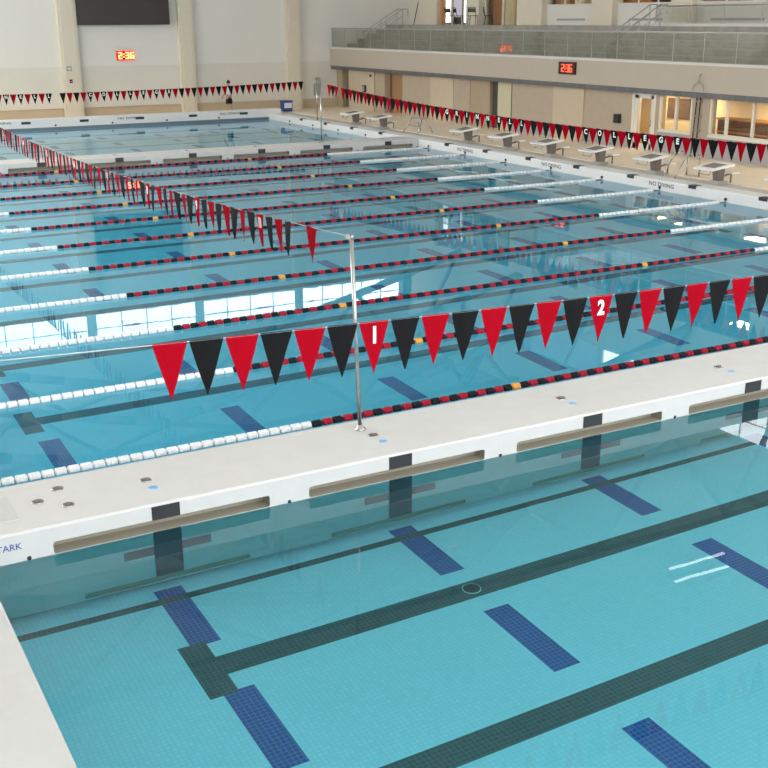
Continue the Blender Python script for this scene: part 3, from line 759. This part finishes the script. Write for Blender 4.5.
# rescue hook hoop and pole
o = empty('rescue_hook', (XB-.08, 19.6, 2.62)); tag(o, 'grey hoop of a rescue hook hung on the balcony edge above the windows', 'rescue hook')
m = MB(); m.path([(0, .28*math.cos(t), .28*math.sin(t)) for t in [i*PI/12 for i in range(13)]], .014, 0, 7); m.build('hoop', 'dull_steel', o)
m = MB(); m.tube((0, 0, .27), (0, -.02, .52), .016, 0, 7); m.tube((0, -.02, .50), (0, -.1, .56), .02, 0, 7); m.build('shank', 'dull_steel', o)
o = empty('rescue_pole', (XR-.08, 19.95, .3)); tag(o, 'dark upright rescue poles leaning on the wall between the lit windows', 'rescue pole')
m = MB(); m.tube((-.04, -.10, 0), (.03, -.08, 2.1), .022, 0, 7); m.tube((-.04, .12, 0), (.03, .10, 2.1), .022, 0, 7); m.build('pole', 'frame_black', o); m = MB()
for z in (.9, 1.4, 1.9): m.box((-.03, -.16, z), (.07, .16, z+.04))
m.build('bracket', 'grey_box', o)

# ------------------------------------------------------------------ starting blocks
ZB = .37
def make_block(loc, label):
    o = empty('starting_block', loc); tag(o, label, 'starting block', 'starting blocks along the right deck')
    m = MB(); prof_run([(-.52, .37), (-.52, .42), (.34, .54), (.36, .48)], -.40, .40, m); m.build('platform', 'block_white', o, .012)
    m = MB(); prof_run([(-.34, .443), (-.34, .4485), (.16, .523), (.16, .51)], -.27, .27, m); m.build('grip_pad', 'block_pad', o)
    m = MB(); prof_run([(.04, 0), (-.04, .41), (.26, .47), (.24, 0)], -.12, .12, m); m.build('pedestal', 'block_dark', o)
    m = MB(); m.box((-.03, -.2, -.10), (.32, .2, .02)); m.build('base_plate', 'grey_metal', o)
    m = MB(); m.path([(-.40, -.22, .38), (-.48, -.22, .25), (-.48, .22, .25), (-.40, .22, .38)], .014, 0, 7); m.build('hand_grip', 'steel', o)
    m = MB(); m.box((.50, -.2, .20), (.80, .2, .25)); m.build('rear_step', 'block_white', o, .01); m = MB(); m.tube((.24, 0, .12), (.65, 0, .2), .03, 0, 8); m.tube((.65, 0, -.08), (.65, 0, .2), .025, 0, 8); m.build('step_arm', 'block_dark', o)
    return o
blk = None
desc = ['in front of the wide lit window, at the right picture edge', 'in front of the lit window, closest of those fully in view', 'second from the right fully in view, before the lit doorway',
        'third from the right fully in view', 'fourth from the right, under the lettered pennants', 'fifth from the right, under the pennants', 'sixth from the right, just this side of the far bulkhead']
ids = [(3, 0), (4, 1), (5, 2), (6, 3), (7, 4), (8, 5), (9, 6)]
far = [35.2, 37.9]
for k, di in ids:
    y = 3.46+SP*k
    if blk is None: blk = make_block((23.75, y, ZB), ''); o = blk
    else: o = copy_tree(blk); o.location = (23.75, y, ZB)
    o['label'] = 'white slanted starting block '+desc[di]
for y, d in zip(far, ('nearer of the two beyond the far bulkhead', 'farther of the two beyond the far bulkhead')):
    o = copy_tree(blk); o.location = (23.75, y, ZB); o['label'] = 'white slanted starting block, '+d

def grab_rails(x, y, label, w=.55, h=.75):
    o = empty('pool_ladder', (x, y, .27)); tag(o, label, 'ladder', 'pool ladders along the right deck')
    for s in (-w/2, w/2):
        m = MB(); pts = [(.65, s, 0), (.65, s, h*.6)]+[(.65-.22*(1-math.cos(t)), s, h*.6+.22*math.sin(t)) for t in [PI/8*i for i in range(1, 8)]]+[(.05-.02, s, h*.5), (-.35, s, .05), (-.45, s, -.1)]
        pts = [(.65, s, 0), (.65, s, h*.7), (.58, s, h*.9), (.42, s, h), (.2, s, h*.97), (0, s, h*.75), (-.35, s, .06), (-.42+.0, s, -.06)]
        m.path(pts, .02, 0, 8); m.build('hand_rail', 'steel', o)
    m = MB(); m.box((.58, -w/2-.06, 0), (.72, w/2+.06, .02)); m.build('base_plate', 'steel', o)
grab_rails(23.9, 16.2, 'bright steel pool ladder rails between the two starting blocks by the lit windows')
# lifeguard step stand by the far bulkhead
o = empty('step_stand', (24.4, 32.9, .27)); tag(o, 'steel step stand on the deck beside the end of the far bulkhead', 'step stand')
for sy in (-.42, .42):
    m = MB(); m.path([(-.45, sy*1.5, 0), (-.1, sy, .62), (-.1, sy, .78)], .02, 0, 7); m.build('leg', 'steel', o)
    m = MB(); m.path([(.4, sy*1.2, 0), (.1, sy, .62)], .02, 0, 7); m.build('leg', 'steel', o)
m = MB(); m.box((-.2, -.44, .6), (.15, .44, .64)); m.box((-.38, -.5, .3), (-.22, .5, .33)); m.build('tread', 'grey_metal', o)

# ------------------------------------------------------------------ person at the far end
def skin_body(name, verts, edges, radii, mat, parent, sub=2):
    me = bpy.data.meshes.new(name); me.from_pydata(verts, edges, []); me.materials.append(MATS[mat])
    o = bpy.data.objects.new(name, me); C.objects.link(o); o.parent = parent
    md = o.modifiers.new('skin', 'SKIN'); md.use_smooth_shade = True
    for i, r in enumerate(radii):
        sv = me.skin_vertices[0].data[i]; sv.radius = r if isinstance(r, tuple) else (r, r)
        sv.use_root = (i == 0)
    s = o.modifiers.new('sub', 'SUBSURF'); s.levels = sub; s.render_levels = sub
    return o
pr = empty('person', (21.2, 47.35, .285), PI+.35); tag(pr, 'person in a white shirt and black shorts standing on the far deck', 'person')
V = [(0,0,.90),(0,.0,1.06),(0,.01,1.24),(0,0,1.36),(0,0,1.44),(0,-.01,1.52),(0,-.015,1.62),   # pelvis..head
     (.09,0,.84),(.11,-.01,.45),(.12,.02,.08),(.12,-.12,.03),
     (-.09,0,.84),(-.12,.03,.47),(-.13,.06,.08),(-.13,-.08,.03),
     (.17,0,1.34),(.24,-.02,1.08),(.28,-.14,.88),(.29,-.18,.82),
     (-.17,0,1.34),(-.26,-.03,1.10),(-.36,-.20,.96),(-.39,-.25,.92)]
E_ = [(0,1),(1,2),(2,3),(3,4),(4,5),(5,6),(0,7),(7,8),(8,9),(9,10),(0,11),(11,12),(12,13),(13,14),(3,15),(15,16),(16,17),(17,18),(3,19),(19,20),(20,21),(21,22)]
R_ = [(.14,.10),(.12,.09),(.15,.10),(.12,.08),.05,.075,.085,.085,.055,.04,.03,.085,.055,.04,.03,.055,.04,.03,.028,.055,.04,.03,.028]
body = skin_body('body', V, E_, R_, 'skin', pr)
for hx, hy, hz, s in ((.29, -.18, .82, 1), (-.39, -.25, .92, -1)):
    for i in range(5):
        a = (i-2)*.016
        f = MB(); L = (.05, .07, .075, .07, .055)[i]
        f.path([(hx+a, hy, hz), (hx+a*1.3, hy-.015, hz-L*.6), (hx+a*1.3, hy-.005, hz-L)], .0085, 0, 6); f.build('finger', 'skin', pr)
SV = [(0,0,.86),(0,.0,1.06),(0,.01,1.24),(0,0,1.37),(.17,0,1.345),(.245,-.02,1.14),(-.17,0,1.345),(-.255,-.03,1.15)]
skin_body('shirt', SV, [(0,1),(1,2),(2,3),(3,4),(4,5),(3,6),(6,7)], [(.16,.12),(.14,.11),(.17,.12),(.12,.09),.07,.062,.07,.062], 'shirt_white', pr)
skin_body('shorts', [(0,0,.88),(0,0,.82),(.10,0,.74),(.115,0,.46),(-.10,0,.74),(-.12,.02,.46)], [(0,1),(1,2),(2,3),(1,4),(4,5)], [(.155,.12),(.16,.13),.11,.10,.11,.10], 'shorts_black', pr)
m = MB(); m.lathe((0, .01, 1.575), (0, .12, 1), [(-.03, .088), (.02, .097), (.08, .09), (.12, .06), (.14, .01)], 0, 14); m.build('hair', 'hair_dark', pr)
m = MB(); m.lathe((0, -.085, 1.575), (0, -1, 0), [(0, .016), (.025, .008)], 0, 8); m.build('nose', 'skin', pr)
m = MB()
for s in (-1, 1): m.lathe((s*.03, -.082, 1.605), (0, -1, 0), [(0, .011), (.008, .007)], 0, 8)
m.box((-.022, -.092, 1.535), (.022, -.08, 1.543)); m.build('eye', 'hair_dark', pr)

# ------------------------------------------------------------------ left wall, near wall, ceiling, trusses
XL = -6.0
m = MB(); m.box((XL-.3, YN-3, 0), (XL, YW, 3.2)); m.box((XL-.3, YN-3, 11.5), (XL, YW, CZ))
ly = [YN-3+(YW-YN+3)*i/10 for i in range(11)]
for y in ly: m.box((XL-.3, y-.3, 3.2), (XL, y+.3, 11.5))
struct('wall_left', m, 'end_wall_white')
for k in range(10):
    window_band(wn, x=XL-.2, a=ly[k]+.3, b=ly[k+1]-.3, z0=3.2, z1=11.5, mat='side_fill' if k > 3 else 'side_fill_dim', step=2); wn += 1  # unseen glowing panes added as side fill light, dimmer in the near part
m = MB(); m.box((XL-.3, YN-3.3, 0), (XG+.3, YN-3, 3.5)); m.box((XL-.3, YN-3.3, 12.5), (XG+.3, YN-3, CZ)); m.box((XL-.3, YN-3.3, 3.5), (XL+.6, YN-3, 12.5)); m.box((XG-.6, YN-3.3, 3.5), (XG+.3, YN-3, 12.5)); struct('wall_near', m, 'end_wall_white')
window_band(wn, y=YN-3.25, a=XL+.6, b=XG-.6, z0=3.5, z1=12.5, mat='rear_fill', step=2); wn += 1  # unseen glowing pane added behind the camera to light the bulkhead fronts
m = MB(); m.box((XL-.3, YN-3.3, CZ), (XG+.3, YW+.3, CZ+.3)); struct('ceiling', m, 'ceiling_white')
def truss(y, n, x0, x1):
    zb = lambda x: 12.6-.25*abs(x-13.5)
    top = MB(); bot = MB(); web = []
    top.box((x0, y-.16, 13.4), (x1, y+.16, 13.75))
    N = 24; pts = [(x0+(x1-x0)*i/N, y, zb(x0+(x1-x0)*i/N)) for i in range(N+1)]
    bot.path(pts, .21, 0, 8); s = (x1-x0)/n
    for i in range(n):
        a, b = x0+i*s, x0+(i+1)*s; w_ = MB()
        if i % 2: w_.tube((a, y, 13.4), (b, y, zb(b)), .12, 0, 6)
        else: w_.tube((a, y, zb(a)), (b, y, 13.4), .12, 0, 6)
        web.append(w_)
    return top, bot, web
for i, y in enumerate((43.0, 36.8, 30.6, 24.4, 18.2)):
    root = empty('roof_truss', (0, 0, 0)); top, bot, web = truss(y, 12, XL+.02, XG-.02)
    tag(root, 'arched steel roof truss spanning the hall, seen only mirrored in the water', 'truss', 'roof trusses')
    top.build('top_chord', 'truss_white', root); bot.build('bottom_chord', 'truss_white', root)
    for w_ in web: w_.build('web_member', 'truss_white', root)
# unseen fill light panels added at the ceiling over the near half
m = MB()
fill_spots = []
for y in (-8, -2, 4):
    for x in (2, 10, 18): fill_spots.append((x, y))
fill_spots += [(1, 10), (7, 10)]
lm = MB(); lm.box((-1.6, -.8, -.1), (1.6, .8, -.06)); lmm = lm.mesh('diffuser', 'fill_white') if 'fill_white' in MATS else None
emis('fill_white', (1.0, .98, .95), 1.6)
lmm = lm.mesh('diffuser', 'fill_white')
cs = MB(); cs.box((-1.7, -.9, -.06), (1.7, .9, .0)); csm = cs.mesh('casing', 'grey_metal')
for x, y in fill_spots:
    o = empty('fill_panel', (x, y, CZ)); tag(o, 'unseen rectangular fill light panel added above the near water', 'ceiling light', 'added fill light panels')
    inst('casing', csm, o); inst('diffuser', lmm, o)

emis('tube_white', (1.0, .99, .97), 6.0)
LIN = [((25.0, 16.25), (27.7, 16.25), 'long linear light under the roof, farther of the mirrored pair'), ((24.5, 15.45), (27.1, 15.45), 'long linear light under the roof, nearer of the mirrored pair')]
for (xa, ya), (xb, yb), lb in LIN:
    a = Vector((xa, ya, 0)); b = Vector((xb, yb, 0)); d = b-a
    o = empty('linear_light', ((xa+xb)/2, (ya+yb)/2, 13.70), math.atan2(d.y, d.x)); tag(o, lb, 'ceiling light', 'linear lights under the roof'); L = d.length/2
    boxpart('housing', (-L, -.08, 0), (L, .08, .3), 'grey_metal', o); boxpart('diffuser', (-L+.03, -.06, -.03), (L-.03, .06, .001), 'tube_white', o)
# ------------------------------------------------------------------ world and render look
w = bpy.data.worlds.new('world'); S.world = w; w.use_nodes = True
w.node_tree.nodes['Background'].inputs[0].default_value = (.75, .85, 1, 1); w.node_tree.nodes['Background'].inputs[1].default_value = .6
S.view_settings.view_transform = 'Standard'; S.view_settings.look = 'None'; S.view_settings.gamma = 1; S.view_settings.use_curve_mapping = False
S.view_settings.exposure = -0.10
cy = S.cycles
cy.use_denoising = True; cy.max_bounces = 10; cy.diffuse_bounces = 5; cy.glossy_bounces = 4; cy.transmission_bounces = 8; cy.transparent_max_bounces = 12
cy.caustics_reflective = False; cy.caustics_refractive = True; cy.blur_glossy = .5; cy.sample_clamp_indirect = 6
